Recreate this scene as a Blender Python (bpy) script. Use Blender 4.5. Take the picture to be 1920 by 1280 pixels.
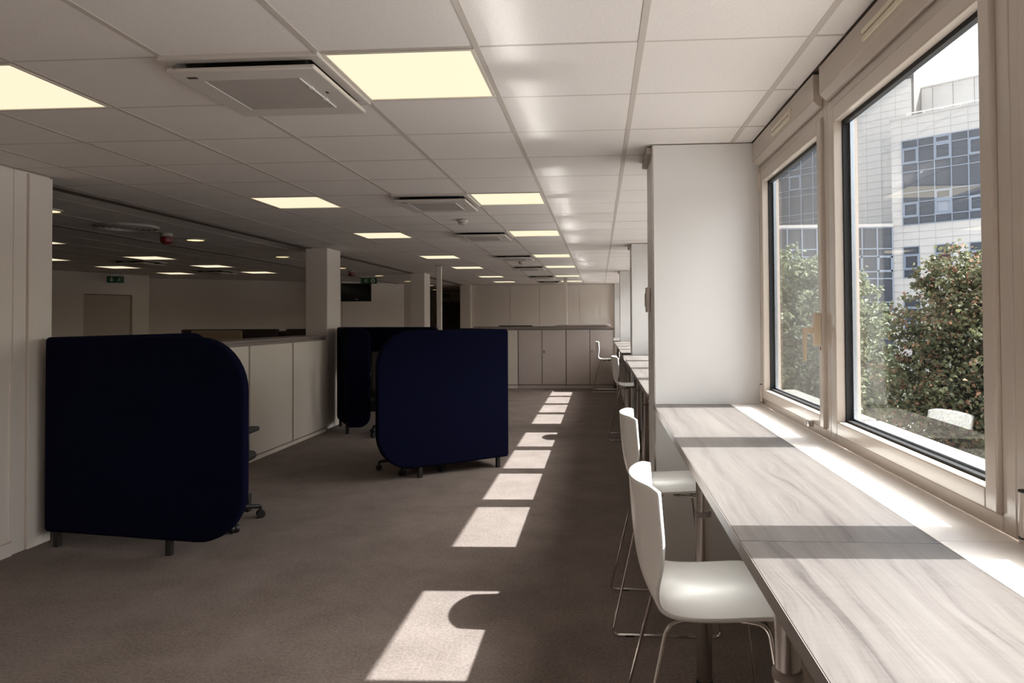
import bpy, bmesh, math, random
from mathutils import Vector, Matrix, Quaternion
random.seed(11)
sc = bpy.context.scene
for o in list(bpy.data.objects):
    bpy.data.objects.remove(o)
COL = sc.collection

# ------------------------------------------------------------------ camera
H = 1.49
F_PX, YAW, PIT, ROLL, SX, SY = 1337.27, 0.068, 0.0185, -0.0059, 72.95, -67.95
cy, sy_ = math.cos(YAW), math.sin(YAW)
cp, sp = math.cos(PIT), math.sin(PIT)
cr, sr = math.cos(ROLL), math.sin(ROLL)
right0 = Vector((cy, sy_, 0)); fwd0 = Vector((-sy_, cy, 0)); up0 = Vector((0, 0, 1))
fwd = fwd0 * cp + up0 * sp
up1 = -fwd0 * sp + up0 * cp
right = right0 * cr + up1 * sr
up = -right0 * sr + up1 * cr
cam = bpy.data.cameras.new('camera'); cam_o = bpy.data.objects.new('camera', cam)
COL.objects.link(cam_o)
M = Matrix((right, up, -fwd)).transposed().to_4x4()
M.translation = Vector((0, 0, H))
cam_o.matrix_world = M
cam.sensor_width = 36.0; cam.sensor_fit = 'HORIZONTAL'
cam.lens = F_PX * 36.0 / 1920.0
cam.shift_x = -SX / 1920.0; cam.shift_y = SY / 1920.0
cam.clip_start = 0.02; cam.clip_end = 400
sc.camera = cam_o

# ------------------------------------------------------------------ sky, sun, exposure
SKY = 0.71
SUN = 19.0
PANEL = 1.06
world = bpy.data.worlds.new('world'); sc.world = world; world.use_nodes = True
wn = world.node_tree.nodes; wn.clear()
wo = wn.new('ShaderNodeOutputWorld'); wb = wn.new('ShaderNodeBackground')
sky = wn.new('ShaderNodeTexSky'); sky.sky_type = 'NISHITA'; sky.sun_disc = False
sky.sun_elevation = math.atan(1.158); sky.sun_rotation = math.radians(90)
sky.altitude = 0; sky.air_density = 1.0; sky.dust_density = 6.0; sky.ozone_density = 1.0
hs = wn.new('ShaderNodeHueSaturation'); hs.inputs['Saturation'].default_value = 0.45
wb.inputs['Strength'].default_value = SKY
wl_ = world.node_tree.links
wl_.new(sky.outputs[0], hs.inputs['Color']); wl_.new(hs.outputs[0], wb.inputs['Color']); wl_.new(wb.outputs[0], wo.inputs[0])
sun = bpy.data.lights.new('sun', 'SUN'); sun.energy = SUN; sun.angle = 0.0093
sun.color = (0.975, 0.985, 1.0)
sun_o = bpy.data.objects.new('sun', sun); COL.objects.link(sun_o)
sun_o.rotation_mode = 'QUATERNION'
sun_o.rotation_quaternion = Vector((-1, -0.035, -1.158)).to_track_quat('-Z', 'Y')
sun_o.location = (8, 3, 12)
vs = sc.view_settings
sc.display_settings.display_device = 'sRGB'
vs.view_transform = 'Standard'; vs.look = 'None'; vs.gamma = 1.0; vs.exposure = 0.0
vs.use_curve_mapping = False
cyc = sc.cycles
cyc.use_denoising = True
cyc.max_bounces = 14; cyc.diffuse_bounces = 8; cyc.glossy_bounces = 6
cyc.transmission_bounces = 8; cyc.transparent_max_bounces = 16
cyc.sample_clamp_indirect = 0.0
cyc.caustics_reflective = True; cyc.blur_glossy = 0.0; cyc.use_guiding = True; cyc.guiding_training_samples = 64

# ------------------------------------------------------------------ materials
MATS = {}
def mat(name, col, rough=0.5, metal=0.0, spec=0.5, coat=0.0, emit=None, estr=0.0):
    if name in MATS: return MATS[name]
    m = bpy.data.materials.new(name); m.use_nodes = True
    b = m.node_tree.nodes['Principled BSDF']
    b.inputs['Base Color'].default_value = (*col, 1)
    b.inputs['Roughness'].default_value = rough
    b.inputs['Metallic'].default_value = metal
    b.inputs['Specular IOR Level'].default_value = spec
    b.inputs['Coat Weight'].default_value = coat
    b.inputs['Coat Roughness'].default_value = 0.08
    if emit:
        b.inputs['Emission Color'].default_value = (*emit, 1)
        b.inputs['Emission Strength'].default_value = estr
    MATS[name] = m
    return m
def node(m, t, **kw):
    n = m.node_tree.nodes.new(t)
    for k, v in kw.items():
        setattr(n, k, v)
    return n
def speckle(m, c1, c2, scale, detail=4, stretch=(1, 1, 1), bump=0.0, bscale=None, lo=0.35, hi=0.65):
    """base colour mixed by noise in object space, with optional bump"""
    nt = m.node_tree; L = nt.links
    b = nt.nodes['Principled BSDF']
    tc = node(m, 'ShaderNodeTexCoord'); mp = node(m, 'ShaderNodeMapping')
    mp.inputs['Scale'].default_value = stretch
    L.new(tc.outputs['Object'], mp.inputs['Vector'])
    nz = node(m, 'ShaderNodeTexNoise'); nz.inputs['Scale'].default_value = scale; nz.inputs['Detail'].default_value = detail
    L.new(mp.outputs[0], nz.inputs['Vector'])
    rp = node(m, 'ShaderNodeValToRGB')
    rp.color_ramp.elements[0].position = lo; rp.color_ramp.elements[1].position = hi
    rp.color_ramp.elements[0].color = (*c1, 1); rp.color_ramp.elements[1].color = (*c2, 1)
    L.new(nz.outputs['Fac'], rp.inputs['Fac'])
    L.new(rp.outputs['Color'], b.inputs['Base Color'])
    if bump:
        n2 = node(m, 'ShaderNodeTexNoise'); n2.inputs['Scale'].default_value = bscale or scale
        n2.inputs['Detail'].default_value = 2
        L.new(mp.outputs[0], n2.inputs['Vector'])
        bp = node(m, 'ShaderNodeBump'); bp.inputs['Strength'].default_value = bump; bp.inputs['Distance'].default_value = 0.01
        L.new(n2.outputs['Fac'], bp.inputs['Height']); L.new(bp.outputs[0], b.inputs['Normal'])
    return m

WALL = mat('wall_paint', (0.77, 0.705, 0.645), 0.55, spec=0.25)
PILM = mat('pilaster_laminate', (0.72, 0.705, 0.69), 0.42, spec=0.35)
TILE = mat('ceiling_tile', (0.76, 0.71, 0.665), 0.75, spec=0.2)
speckle(TILE, (0.735, 0.68, 0.643), (0.78, 0.73, 0.70), 60, 3, bump=0.06, bscale=300)
TBAR = mat('t_bar_enamel', (0.53, 0.475, 0.43), 0.6, spec=0.2)
DARKGAP = mat('dark_gap', (0.02, 0.018, 0.016), 0.9)
STRIP = mat('bulkhead_strip', (0.15, 0.12, 0.105), 0.7)
CARPET = mat('carpet', (0.3, 0.26, 0.23), 1.0, spec=0.05)
def carpet():
    m = CARPET; nt = m.node_tree; L = nt.links; b = nt.nodes['Principled BSDF']
    tc = node(m, 'ShaderNodeTexCoord')
    n1 = node(m, 'ShaderNodeTexNoise'); n1.inputs['Scale'].default_value = 260; n1.inputs['Detail'].default_value = 3
    n2 = node(m, 'ShaderNodeTexNoise'); n2.inputs['Scale'].default_value = 2.6; n2.inputs['Detail'].default_value = 6
    n2.inputs['Roughness'].default_value = 0.7
    n3 = node(m, 'ShaderNodeTexNoise'); n3.inputs['Scale'].default_value = 70; n3.inputs['Detail'].default_value = 4
    for n in (n1, n2, n3): L.new(tc.outputs['Object'], n.inputs['Vector'])
    a = node(m, 'ShaderNodeMath', operation='MULTIPLY_ADD'); a.inputs[1].default_value = 0.45
    L.new(n1.outputs['Fac'], a.inputs[0]); 
    c = node(m, 'ShaderNodeMath', operation='MULTIPLY'); c.inputs[1].default_value = 0.35
    L.new(n3.outputs['Fac'], c.inputs[0]); L.new(c.outputs[0], a.inputs[2])
    d = node(m, 'ShaderNodeMath', operation='MULTIPLY_ADD'); d.inputs[1].default_value = 0.3
    L.new(n2.outputs['Fac'], d.inputs[0]); L.new(a.outputs[0], d.inputs[2])
    rp = node(m, 'ShaderNodeValToRGB')
    rp.color_ramp.elements[0].position = 0.38; rp.color_ramp.elements[1].position = 0.70
    rp.color_ramp.elements[0].color = (0.112, 0.088, 0.077, 1); rp.color_ramp.elements[1].color = (0.272, 0.228, 0.206, 1)
    L.new(d.outputs[0], rp.inputs['Fac']); L.new(rp.outputs[0], b.inputs['Base Color'])
    bp = node(m, 'ShaderNodeBump'); bp.inputs['Strength'].default_value = 0.35; bp.inputs['Distance'].default_value = 0.006
    L.new(a.outputs[0], bp.inputs['Height']); L.new(bp.outputs[0], b.inputs['Normal'])
carpet()
WOOD = mat('desk_oak_laminate', (0.4, 0.36, 0.33), 0.42, spec=0.3)
def wood():
    m = WOOD; nt = m.node_tree; L = nt.links; b = nt.nodes['Principled BSDF']
    tc = node(m, 'ShaderNodeTexCoord')
    def noise(scale, detail, stretch, src, rough=0.5):
        mp = node(m, 'ShaderNodeMapping'); mp.inputs['Scale'].default_value = stretch
        L.new(src, mp.inputs['Vector'])
        n = node(m, 'ShaderNodeTexNoise'); n.inputs['Scale'].default_value = scale; n.inputs['Detail'].default_value = detail
        n.inputs['Roughness'].default_value = rough
        L.new(mp.outputs[0], n.inputs['Vector']); return n.outputs['Fac']
    warp = noise(1.0, 2, (5.0, 1.6, 1.0), tc.outputs['Object'])
    cx = node(m, 'ShaderNodeCombineXYZ'); mu = node(m, 'ShaderNodeMath', operation='MULTIPLY'); mu.inputs[1].default_value = 0.11
    L.new(warp, mu.inputs[0]); L.new(mu.outputs[0], cx.inputs['X'])
    ad = node(m, 'ShaderNodeVectorMath', operation='ADD'); L.new(tc.outputs['Object'], ad.inputs[0]); L.new(cx.outputs[0], ad.inputs[1])
    bands = noise(26.0, 3, (1.0, 0.018, 1.0), ad.outputs[0], 0.55)
    fine = noise(150.0, 4, (1.0, 0.03, 1.0), ad.outputs[0], 0.65)
    plank = noise(7.0, 2, (1.0, 0.10, 1.0), tc.outputs['Object'])
    saw = noise(90.0, 2, (0.05, 1.0, 1.0), tc.outputs['Object'])
    def madd(a, k, c=None):
        n = node(m, 'ShaderNodeMath', operation='MULTIPLY_ADD'); n.inputs[1].default_value = k
        L.new(a, n.inputs[0])
        if c is None: n.inputs[2].default_value = 0.0
        else: L.new(c, n.inputs[2])
        return n.outputs[0]
    v = madd(bands, 0.44, madd(fine, 0.36, madd(plank, 0.20, madd(saw, 0.08))))
    rp = node(m, 'ShaderNodeValToRGB'); e = rp.color_ramp.elements
    e[0].position = 0.40; e[0].color = (0.069, 0.058, 0.054, 1)
    e[1].position = 0.64; e[1].color = (0.153, 0.137, 0.127, 1)
    mid = e.new(0.50); mid.color = (0.119, 0.104, 0.097, 1)
    L.new(v, rp.inputs['Fac']); L.new(rp.outputs[0], b.inputs['Base Color'])
    bp = node(m, 'ShaderNodeBump'); bp.inputs['Strength'].default_value = 0.06; bp.inputs['Distance'].default_value = 0.002
    L.new(fine, bp.inputs['Height']); L.new(bp.outputs[0], b.inputs['Normal'])
wood()
EDGE = mat('desk_edge_band', (0.26, 0.225, 0.205), 0.4)
SILL = mat('white_sill_laminate', (0.88, 0.845, 0.805), 0.35, spec=0.5)
FRAME = mat('window_frame_pvc', (0.50, 0.43, 0.37), 0.16, spec=0.5)
VENTM = mat('vent_ivory_plastic', (0.66, 0.60, 0.46), 0.4)
HANDLE = mat('handle_ivory', (0.66, 0.55, 0.42), 0.35)
GASKET = mat('gasket_rubber', (0.012, 0.012, 0.013), 0.6)
SPACER = mat('spacer_aluminium', (0.62, 0.64, 0.67), 0.25, metal=0.9)
CHROME = mat('chrome', (0.72, 0.68, 0.65), 0.12, metal=1.0)
STEEL = mat('brushed_steel_leg', (0.52, 0.48, 0.45), 0.26, metal=1.0)
SHELL = mat('white_stool_shell', (0.88, 0.86, 0.83), 0.27, spec=0.5)
BLACK = mat('black_plastic', (0.012, 0.011, 0.011), 0.5)
NAVY = mat('navy_felt', (0.0028, 0.0034, 0.017), 0.95, spec=0.08)
NAVY.node_tree.nodes['Principled BSDF'].inputs['Sheen Weight'].default_value = 0.0
PODTOP = mat('pod_tabletop', (0.10, 0.09, 0.085), 0.4)
LEGBLK = mat('pod_leg_black', (0.02, 0.017, 0.016), 0.5)
CABTAUPE = mat('taupe_cabinet', (0.53, 0.455, 0.42), 0.45)
CABEDGE = mat('cabinet_edge_taupe', (0.27, 0.225, 0.205), 0.5)
CABWHITE = mat('cream_cabinet', (0.74, 0.665, 0.585), 0.5)
SOFA = mat('dark_brown_upholstery', (0.045, 0.03, 0.026), 0.8)
TAN = mat('tan_upholstery', (0.40, 0.29, 0.20), 0.85)
LIGHTM = mat('lit_diffuser', (0.12, 0.11, 0.10), 0.6, spec=0.1, emit=(1.0, 0.86, 0.61), estr=PANEL)
DOWNM = mat('lit_downlight', (0.9, 0.8, 0.6), 0.5, emit=(1.0, 0.78, 0.42), estr=PANEL * 1.6)
LRIM = mat('light_rim', (0.70, 0.64, 0.56), 0.5)
CASS = mat('cassette_enamel', (0.60, 0.55, 0.51), 0.4)
GRILLE = mat('cassette_grille', (0.36, 0.325, 0.30), 0.6)
def grille():
    m = GRILLE; nt = m.node_tree; L = nt.links; b = nt.nodes['Principled BSDF']
    tc = node(m, 'ShaderNodeTexCoord'); vo = node(m, 'ShaderNodeTexVoronoi'); vo.inputs['Scale'].default_value = 130
    vo.inputs['Randomness'].default_value = 0.0
    L.new(tc.outputs['Object'], vo.inputs['Vector'])
    rp = node(m, 'ShaderNodeValToRGB')
    rp.color_ramp.elements[0].position = 0.25; rp.color_ramp.elements[1].position = 0.55
    rp.color_ramp.elements[0].color = (0.32, 0.285, 0.262, 1); rp.color_ramp.elements[1].color = (0.50, 0.455, 0.42, 1)
    L.new(vo.outputs['Distance'], rp.inputs['Fac']); L.new(rp.outputs[0], b.inputs['Base Color'])
grille()
RED = mat('sounder_red', (0.20, 0.012, 0.012), 0.35)
GREEN = mat('exit_green', (0.01, 0.11, 0.05), 0.5)
PICTO = mat('exit_white', (0.72, 0.72, 0.66), 0.5)
TVB = mat('screen_black', (0.006, 0.006, 0.007), 0.12)
DOORM = mat('door_paint', (0.50, 0.44, 0.37), 0.5)
DOORD = mat('dark_door', (0.16, 0.12, 0.09), 0.6)
CONC = mat('stone_cladding', (0.70, 0.665, 0.63), 0.8)
speckle(CONC, (0.59, 0.56, 0.53), (0.73, 0.695, 0.66), 0.35, 8, lo=0.3, hi=0.6)
PENT = mat('weathered_concrete', (0.5, 0.47, 0.44), 0.85)
speckle(PENT, (0.42, 0.40, 0.385), (0.64, 0.615, 0.59), 0.5, 8, stretch=(1, 1, 0.3), lo=0.32, hi=0.62)
ENDW = mat('end_wall_render', (0.17, 0.165, 0.16), 0.9)
JOINT = mat('stone_joint', (0.56, 0.54, 0.515), 0.9)
BFRAME = mat('facade_blue_frame', (0.31, 0.36, 0.44), 0.45)
BPANE = mat('facade_pane', (0.075, 0.085, 0.11), 0.06, spec=0.6)
BPANEB = mat('facade_pane_blind', (0.42, 0.45, 0.52), 0.35)
BPANER = mat('facade_pane_red_blind', (0.14, 0.05, 0.045), 0.4)
OUTSILL = mat('lacquered_aluminium', (0.75, 0.74, 0.72), 0.11, metal=0.42, spec=0.7)
speckle(OUTSILL, (0.50, 0.49, 0.47), (0.56, 0.55, 0.53), 3, 2, bump=0.008, bscale=9)
WHITEM = mat('white_metal', (0.8, 0.8, 0.79), 0.4)
GROUND = mat('pavement', (0.42, 0.40, 0.38), 0.9)
speckle(GROUND, (0.26, 0.25, 0.24), (0.36, 0.345, 0.33), 1.4, 5)
BARK = mat('bark', (0.07, 0.05, 0.04), 0.9)
speckle(BARK, (0.045, 0.032, 0.025), (0.10, 0.075, 0.06), 14, 5, stretch=(1, 1, 0.2), bump=0.4)

GLASS = bpy.data.materials.new('window_glass'); GLASS.use_nodes = True
def glass():
    nt = GLASS.node_tree; nt.nodes.clear(); L = nt.links
    out = nt.nodes.new('ShaderNodeOutputMaterial'); mx = nt.nodes.new('ShaderNodeMixShader')
    tr = nt.nodes.new('ShaderNodeBsdfTransparent'); gl = nt.nodes.new('ShaderNodeBsdfGlossy')
    tr.inputs['Color'].default_value = (0.965, 0.98, 0.97, 1); gl.inputs['Roughness'].default_value = 0.0
    geo = nt.nodes.new('ShaderNodeNewGeometry')
    dt = nt.nodes.new('ShaderNodeVectorMath'); dt.operation = 'DOT_PRODUCT'
    L.new(geo.outputs['Normal'], dt.inputs[0]); L.new(geo.outputs['Incoming'], dt.inputs[1])
    ab = nt.nodes.new('ShaderNodeMath'); ab.operation = 'ABSOLUTE'; L.new(dt.outputs['Value'], ab.inputs[0])
    om = nt.nodes.new('ShaderNodeMath'); om.operation = 'SUBTRACT'; om.inputs[0].default_value = 1.0; L.new(ab.outputs[0], om.inputs[1])
    pw = nt.nodes.new('ShaderNodeMath'); pw.operation = 'POWER'; L.new(om.outputs[0], pw.inputs[0]); pw.inputs[1].default_value = 5.0
    ma = nt.nodes.new('ShaderNodeMath'); ma.operation = 'MULTIPLY_ADD'; ma.inputs[1].default_value = 0.90; ma.inputs[2].default_value = 0.095
    L.new(pw.outputs[0], ma.inputs[0]); L.new(ma.outputs[0], mx.inputs['Fac'])
    L.new(tr.outputs[0], mx.inputs[1]); L.new(gl.outputs[0], mx.inputs[2]); L.new(mx.outputs[0], out.inputs['Surface'])
glass()
def leafmat(name, trans=0.35):
    m = bpy.data.materials.new(name); m.use_nodes = True
    nt = m.node_tree; L = nt.links; nt.nodes.clear()
    out = nt.nodes.new('ShaderNodeOutputMaterial'); mx = nt.nodes.new('ShaderNodeMixShader'); mx.inputs[0].default_value = trans
    at = nt.nodes.new('ShaderNodeAttribute'); at.attribute_name = 'leaf_colour'
    b = nt.nodes.new('ShaderNodeBsdfPrincipled'); b.inputs['Roughness'].default_value = 0.5; b.inputs['Specular IOR Level'].default_value = 0.3
    t = nt.nodes.new('ShaderNodeBsdfTranslucent')
    L.new(at.outputs['Color'], b.inputs['Base Color']); L.new(at.outputs['Color'], t.inputs['Color'])
    L.new(b.outputs[0], mx.inputs[1]); L.new(t.outputs[0], mx.inputs[2]); L.new(mx.outputs[0], out.inputs['Surface'])
    return m
LEAF = leafmat('tree_leaf')

# ------------------------------------------------------------------ helpers
def place(o, parent):
    COL.objects.link(o)
    if parent: o.parent = parent
    return o
def tag(o, label=None, cat=None, group=None, kind=None):
    if label: o['label'] = label
    if cat: o['category'] = cat
    if group: o['group'] = group
    if kind: o['kind'] = kind
    return o
def thing(name, label, cat, loc=(0, 0, 0), rz=0.0, group=None):
    o = bpy.data.objects.new(name, None); COL.objects.link(o)
    o.location = loc; o.rotation_euler = (0, 0, rz); o.empty_display_size = 0.05
    return tag(o, label, cat, group)
def struct_empty(name, loc=(0, 0, 0)):
    o = bpy.data.objects.new(name, None); COL.objects.link(o); o.location = loc; o.empty_display_size = 0.05
    o['kind'] = 'structure'; return o

class MB:
    def __init__(s): s.bm = bmesh.new()
    def box(s, x0, x1, y0, y1, z0, z1, M=None):
        v = [s.bm.verts.new((x, y, z)) for x in (x0, x1) for y in (y0, y1) for z in (z0, z1)]
        if M: 
            for q in v: q.co = M @ q.co
        for f in ((0, 1, 3, 2), (4, 6, 7, 5), (0, 4, 5, 1), (2, 3, 7, 6), (0, 2, 6, 4), (1, 5, 7, 3)):
            s.bm.faces.new([v[i] for i in f])
        return s
    def prism(s, pts, fn, a, b):
        """polygon pts (u,v) extruded between a and b; fn(u,v,w)->xyz"""
        A = [s.bm.verts.new(fn(u, v, a)) for u, v in pts]; B = [s.bm.verts.new(fn(u, v, b)) for u, v in pts]
        s.bm.faces.new(A); s.bm.faces.new(B[::-1]); n = len(pts)
        for i in range(n): s.bm.faces.new((A[i], B[i], B[(i + 1) % n], A[(i + 1) % n]))
        return s
    def cyl(s, p, q, r, r2=None, n=16, cap=True):
        p, q = Vector(p), Vector(q); d = (q - p).normalized()
        a = d.orthogonal().normalized(); b = d.cross(a); r2 = r if r2 is None else r2
        A = [s.bm.verts.new(p + (a * math.cos(t) + b * math.sin(t)) * r) for t in [2 * math.pi * i / n for i in range(n)]]
        B = [s.bm.verts.new(q + (a * math.cos(t) + b * math.sin(t)) * r2) for t in [2 * math.pi * i / n for i in range(n)]]
        for i in range(n): s.bm.faces.new((A[i], A[(i + 1) % n], B[(i + 1) % n], B[i]))
        if cap: s.bm.faces.new(A[::-1]); s.bm.faces.new(B)
        return s
    def tube(s, pts, r, n=10, closed=False):
        pts = [Vector(p) for p in pts]; N = len(pts); rings = []
        ref = None
        for i, p in enumerate(pts):
            if closed: t = (pts[(i + 1) % N] - pts[i - 1]).normalized()
            else: t = (pts[min(i + 1, N - 1)] - pts[max(i - 1, 0)]).normalized()
            if ref is None: ref = t.orthogonal().normalized()
            a = (ref - t * ref.dot(t)).normalized(); ref = a; b = t.cross(a)
            rings.append([s.bm.verts.new(p + (a * math.cos(k) + b * math.sin(k)) * r) for k in [2 * math.pi * j / n for j in range(n)]])
        for i in range(N if closed else N - 1):
            A, B = rings[i], rings[(i + 1) % N]
            for j in range(n): s.bm.faces.new((A[j], A[(j + 1) % n], B[(j + 1) % n], B[j]))
        if not closed: s.bm.faces.new(rings[0][::-1]); s.bm.faces.new(rings[-1])
        return s
    def lathe(s, prof, n=24, c=(0, 0)):
        rings = [[s.bm.verts.new((c[0] + r * math.cos(t), c[1] + r * math.sin(t), z)) for t in [2 * math.pi * j / n for j in range(n)]] for r, z in prof]
        for A, B in zip(rings, rings[1:]):
            for j in range(n): s.bm.faces.new((A[j], A[(j + 1) % n], B[(j + 1) % n], B[j]))
        s.bm.faces.new(rings[0][::-1]); s.bm.faces.new(rings[-1]); return s
    def grid(s, P):
        V = [[s.bm.verts.new(p) for p in row] for row in P]
        for i in range(len(V) - 1):
            for j in range(len(V[0]) - 1): s.bm.faces.new((V[i][j], V[i + 1][j], V[i + 1][j + 1], V[i][j + 1]))
        return s
    def build(s, name, m, parent=None, smooth=False, bevel=0.0, seg=2, angle=35):
        bmesh.ops.recalc_face_normals(s.bm, faces=s.bm.faces)
        me = bpy.data.meshes.new(name); s.bm.to_mesh(me); s.bm.free()
        me.materials.append(m)
        if smooth or bevel:
            me.polygons.foreach_set('use_smooth', [True] * len(me.polygons))
            me.set_sharp_from_angle(angle=math.radians(angle))
        o = bpy.data.objects.new(name, me); place(o, parent)
        if bevel:
            b = o.modifiers.new('bevel', 'BEVEL'); b.width = bevel; b.segments = seg; b.limit_method = 'ANGLE'; b.harden_normals = False
        return o
def boxo(name, x0, x1, y0, y1, z0, z1, m, parent=None, bevel=0.0):
    return MB().box(x0, x1, y0, y1, z0, z1).build(name, m, parent, bevel=bevel)
def struct(name, x0, x1, y0, y1, z0, z1, m, parent=None):
    o = boxo(name, x0, x1, y0, y1, z0, z1, m, parent)
    if not parent: o['kind'] = 'structure'
    return o
def copy_tree(o, parent=None):
    c = o.copy(); COL.objects.link(c); c.parent = parent
    for ch in list(o.children): copy_tree(ch, c)
    return c
def fillet(pts, r, n=6):
    """round the inner corners of a 3D polyline"""
    pts = [Vector(p) for p in pts]; out = [pts[0]]
    for a, b, c in zip(pts, pts[1:], pts[2:]):
        u = (a - b); v = (c - b); k = min(r, u.length * .49, v.length * .49); u.normalize(); v.normalize()
        p0, p1 = b + u * k, b + v * k
        for i in range(n + 1):
            t = i / n; out.append(p0 * (1 - t) ** 2 + b * 2 * t * (1 - t) + p1 * t ** 2)
    out.append(pts[-1]); return out
UNIT = None
def unit_piece(name, m, parent, loc, dims, rz=0.0, mesh_cache={}):
    """alike pieces share one unit cube mesh per material, scaled to their size"""
    key = m.name
    if key not in mesh_cache:
        b = MB().box(-.5, .5, -.5, .5, -.5, .5); me = bpy.data.meshes.new(name)
        bmesh.ops.recalc_face_normals(b.bm, faces=b.bm.faces); b.bm.to_mesh(me); b.bm.free(); me.materials.append(m); mesh_cache[key] = me
    o = bpy.data.objects.new(name, mesh_cache[key]); o.location = loc; o.scale = dims; o.rotation_euler = (0, 0, rz)
    return place(o, parent)

# ------------------------------------------------------------------ room shell
C = 2.479
XW = 0.905            # inner face of the window frames
struct('floor', -12.5, 1.02, -2.7, 27.0, -0.12, 0.0, CARPET)
BAY0 = [4.10, 9.55, 15.0, 20.45]      # near faces of the pilasters
# partition on the left, with panels
wl = struct('wall_left', -3.87, -3.77, -2.7, 4.645, 0, C, WALL)
for a, b in ((-2.7, -0.3), (-0.28, 2.0), (2.02, 4.325)):
    boxo('wall_panel', -3.772, -3.752, a, b, 0.10, C - 0.012, WALL, wl, bevel=0.003)
boxo('wall_panel', -3.772, -3.757, 4.335, 4.438, 0.0, C - 0.004, WALL, wl, bevel=0.003)
boxo('wall_panel', -3.772, -3.745, 4.447, 4.645, 0.0, C - 0.012, WALL, wl, bevel=0.003)
boxo('panel_edge_trim', -3.752, -3.745, 4.305, 4.325, 0.10, 1.22, WALL, wl)
o = boxo('baseboard_left', -3.77, -3.745, -2.7, 4.325, 0.0, 0.085, WALL); o['kind'] = 'structure'
struct('wall_front', -3.87, 1.02, -2.8, -2.7, 0, C, WALL)
struct('wall_inner', -12.3, -3.87, 4.50, 4.645, 0, C, WALL)
struct('wall_light_block_left', -12.6, -12.5, -2.8, 27.1, 0, C + .1, WALL); struct('wall_light_block_back', -12.5, 1.02, 27.0, 27.1, 0, C + .1, WALL)  # added backing walls, out of view, block sky light leaking through gaps
wb_ = struct('wall_back', -4.0, 1.02, 20.6, 20.75, 0, C, WALL)
for a, b in ((-3.95, -2.6), (-2.58, -1.75), (-1.73, -0.58), (-0.56, 0.0), (0.02, 0.9)):
    boxo('wall_panel', a, b, 20.585, 20.602, 0.0, C - 0.01, WALL, wb_)
# slanting walls at the back of the deep left part, each as a run of solid pieces
def wall_run(name, A, B, th=0.12, z0=0.0, z1=C, m=WALL, parent=None, side=1):
    A, B = Vector(A), Vector(B); d = B - A; L = d.length; ang = math.atan2(d.y, d.x)
    o = MB().box(0, L, 0, th * side, z0, z1).build(name, m, parent)
    o.location = (A.x, A.y, 0); o.rotation_euler = (0, 0, ang)
    if not parent: o['kind'] = 'structure'
    return o
W0 = Vector((-11.2, 10.9)); W1 = Vector((-9.846, 14.99)); wd = (W1 - W0).normalized()
we = struct_empty('wall_left_rear')
wall_run('wall_piece', W0, W0 + wd * 2.83, parent=we); wall_run('wall_piece', W0 + wd * 3.93, W1, parent=we)
wall_run('wall_piece', W0 + wd * 2.83, W0 + wd * 3.93, z0=2.04, parent=we)
dd = struct_empty('door_1')
lf = wall_run('door_leaf', W0 + wd * 2.835 + Vector((-wd.y, wd.x)) * 0.05, W0 + wd * 3.925 + Vector((-wd.y, wd.x)) * 0.05, th=0.05, z0=0.01, z1=2.03, m=DOORM, parent=dd)
wall_run('door_jamb', W0 + wd * 2.83, W0 + wd * 2.85, th=0.1, z1=2.04, parent=dd); wall_run('door_jamb', W0 + wd * 3.91, W0 + wd * 3.93, th=0.1, z1=2.04, parent=dd)
pt = W0 + wd * 2.93 + Vector((wd.y, -wd.x)) * -0.03
MB().cyl((pt.x, pt.y, 1.02), (pt.x + .05, pt.y - .02, 1.02), 0.012).tube([(pt.x + .05, pt.y - .02, 1.02), (pt.x + .085, pt.y + .10, 1.02)], 0.01).build('door_handle', STEEL, dd, smooth=True)
wall_run('wall_left_return', W1, (-10.35, 15.75)); wall_run('wall_left_far', (-10.45, 15.7), (-7.4, 18.1)); wall_run('wall_left_far', (-7.4, 18.05), (-6.6, 17.95))
wall_run('wall_left_near', (-12.2, 4.6), (-11.2, 10.95))
wall_run('wall_screen', (-6.65, 17.9), (-5.30, 20.0), m=WALL)
wall_run('wall_corridor_left', (-5.36, 19.95), (-6.5, 26.2)); struct('wall_corridor_end', -6.6, -3.9, 26.0, 26.15, 0, C, WALL)
struct('wall_corridor_right', -4.0, -3.88, 20.95, 26.0, 0, C, WALL)
d2 = struct_empty('door_2', (0, 0, 0))
boxo('door_leaf', -5.78, -5.0, 25.95, 25.99, 0.01, 2.07, DOORD, d2); boxo('door_frame', -5.84, -5.78, 25.94, 26.0, 0, 2.13, DOORD, d2)
boxo('door_frame', -5.0, -4.94, 25.94, 26.0, 0, 2.13, DOORD, d2); boxo('door_frame', -5.84, -4.94, 25.94, 26.0, 2.07, 2.13, DOORD, d2)
MB().cyl((-5.1, 25.95, 1.03), (-5.1, 25.90, 1.03), .012).tube([(-5.1, 25.90, 1.03), (-5.22, 25.90, 1.03)], .01).build('door_handle', STEEL, d2, smooth=True)
pr_ = struct('wall_pier', -5.58, -5.28, 19.72, 20.0, 0, C, WALL)
# free columns along the corridor line
for i, y in enumerate(BAY0[1:]):
    c = boxo('wall_column', -4.03, -3.725, y, y + 0.5, 0, C, WALL, bevel=0.006); c['kind'] = 'structure'
    boxo('column_skirting', -4.037, -3.718, y - 0.007, y + 0.507, 0, 0.07, WALL, c)

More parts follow.
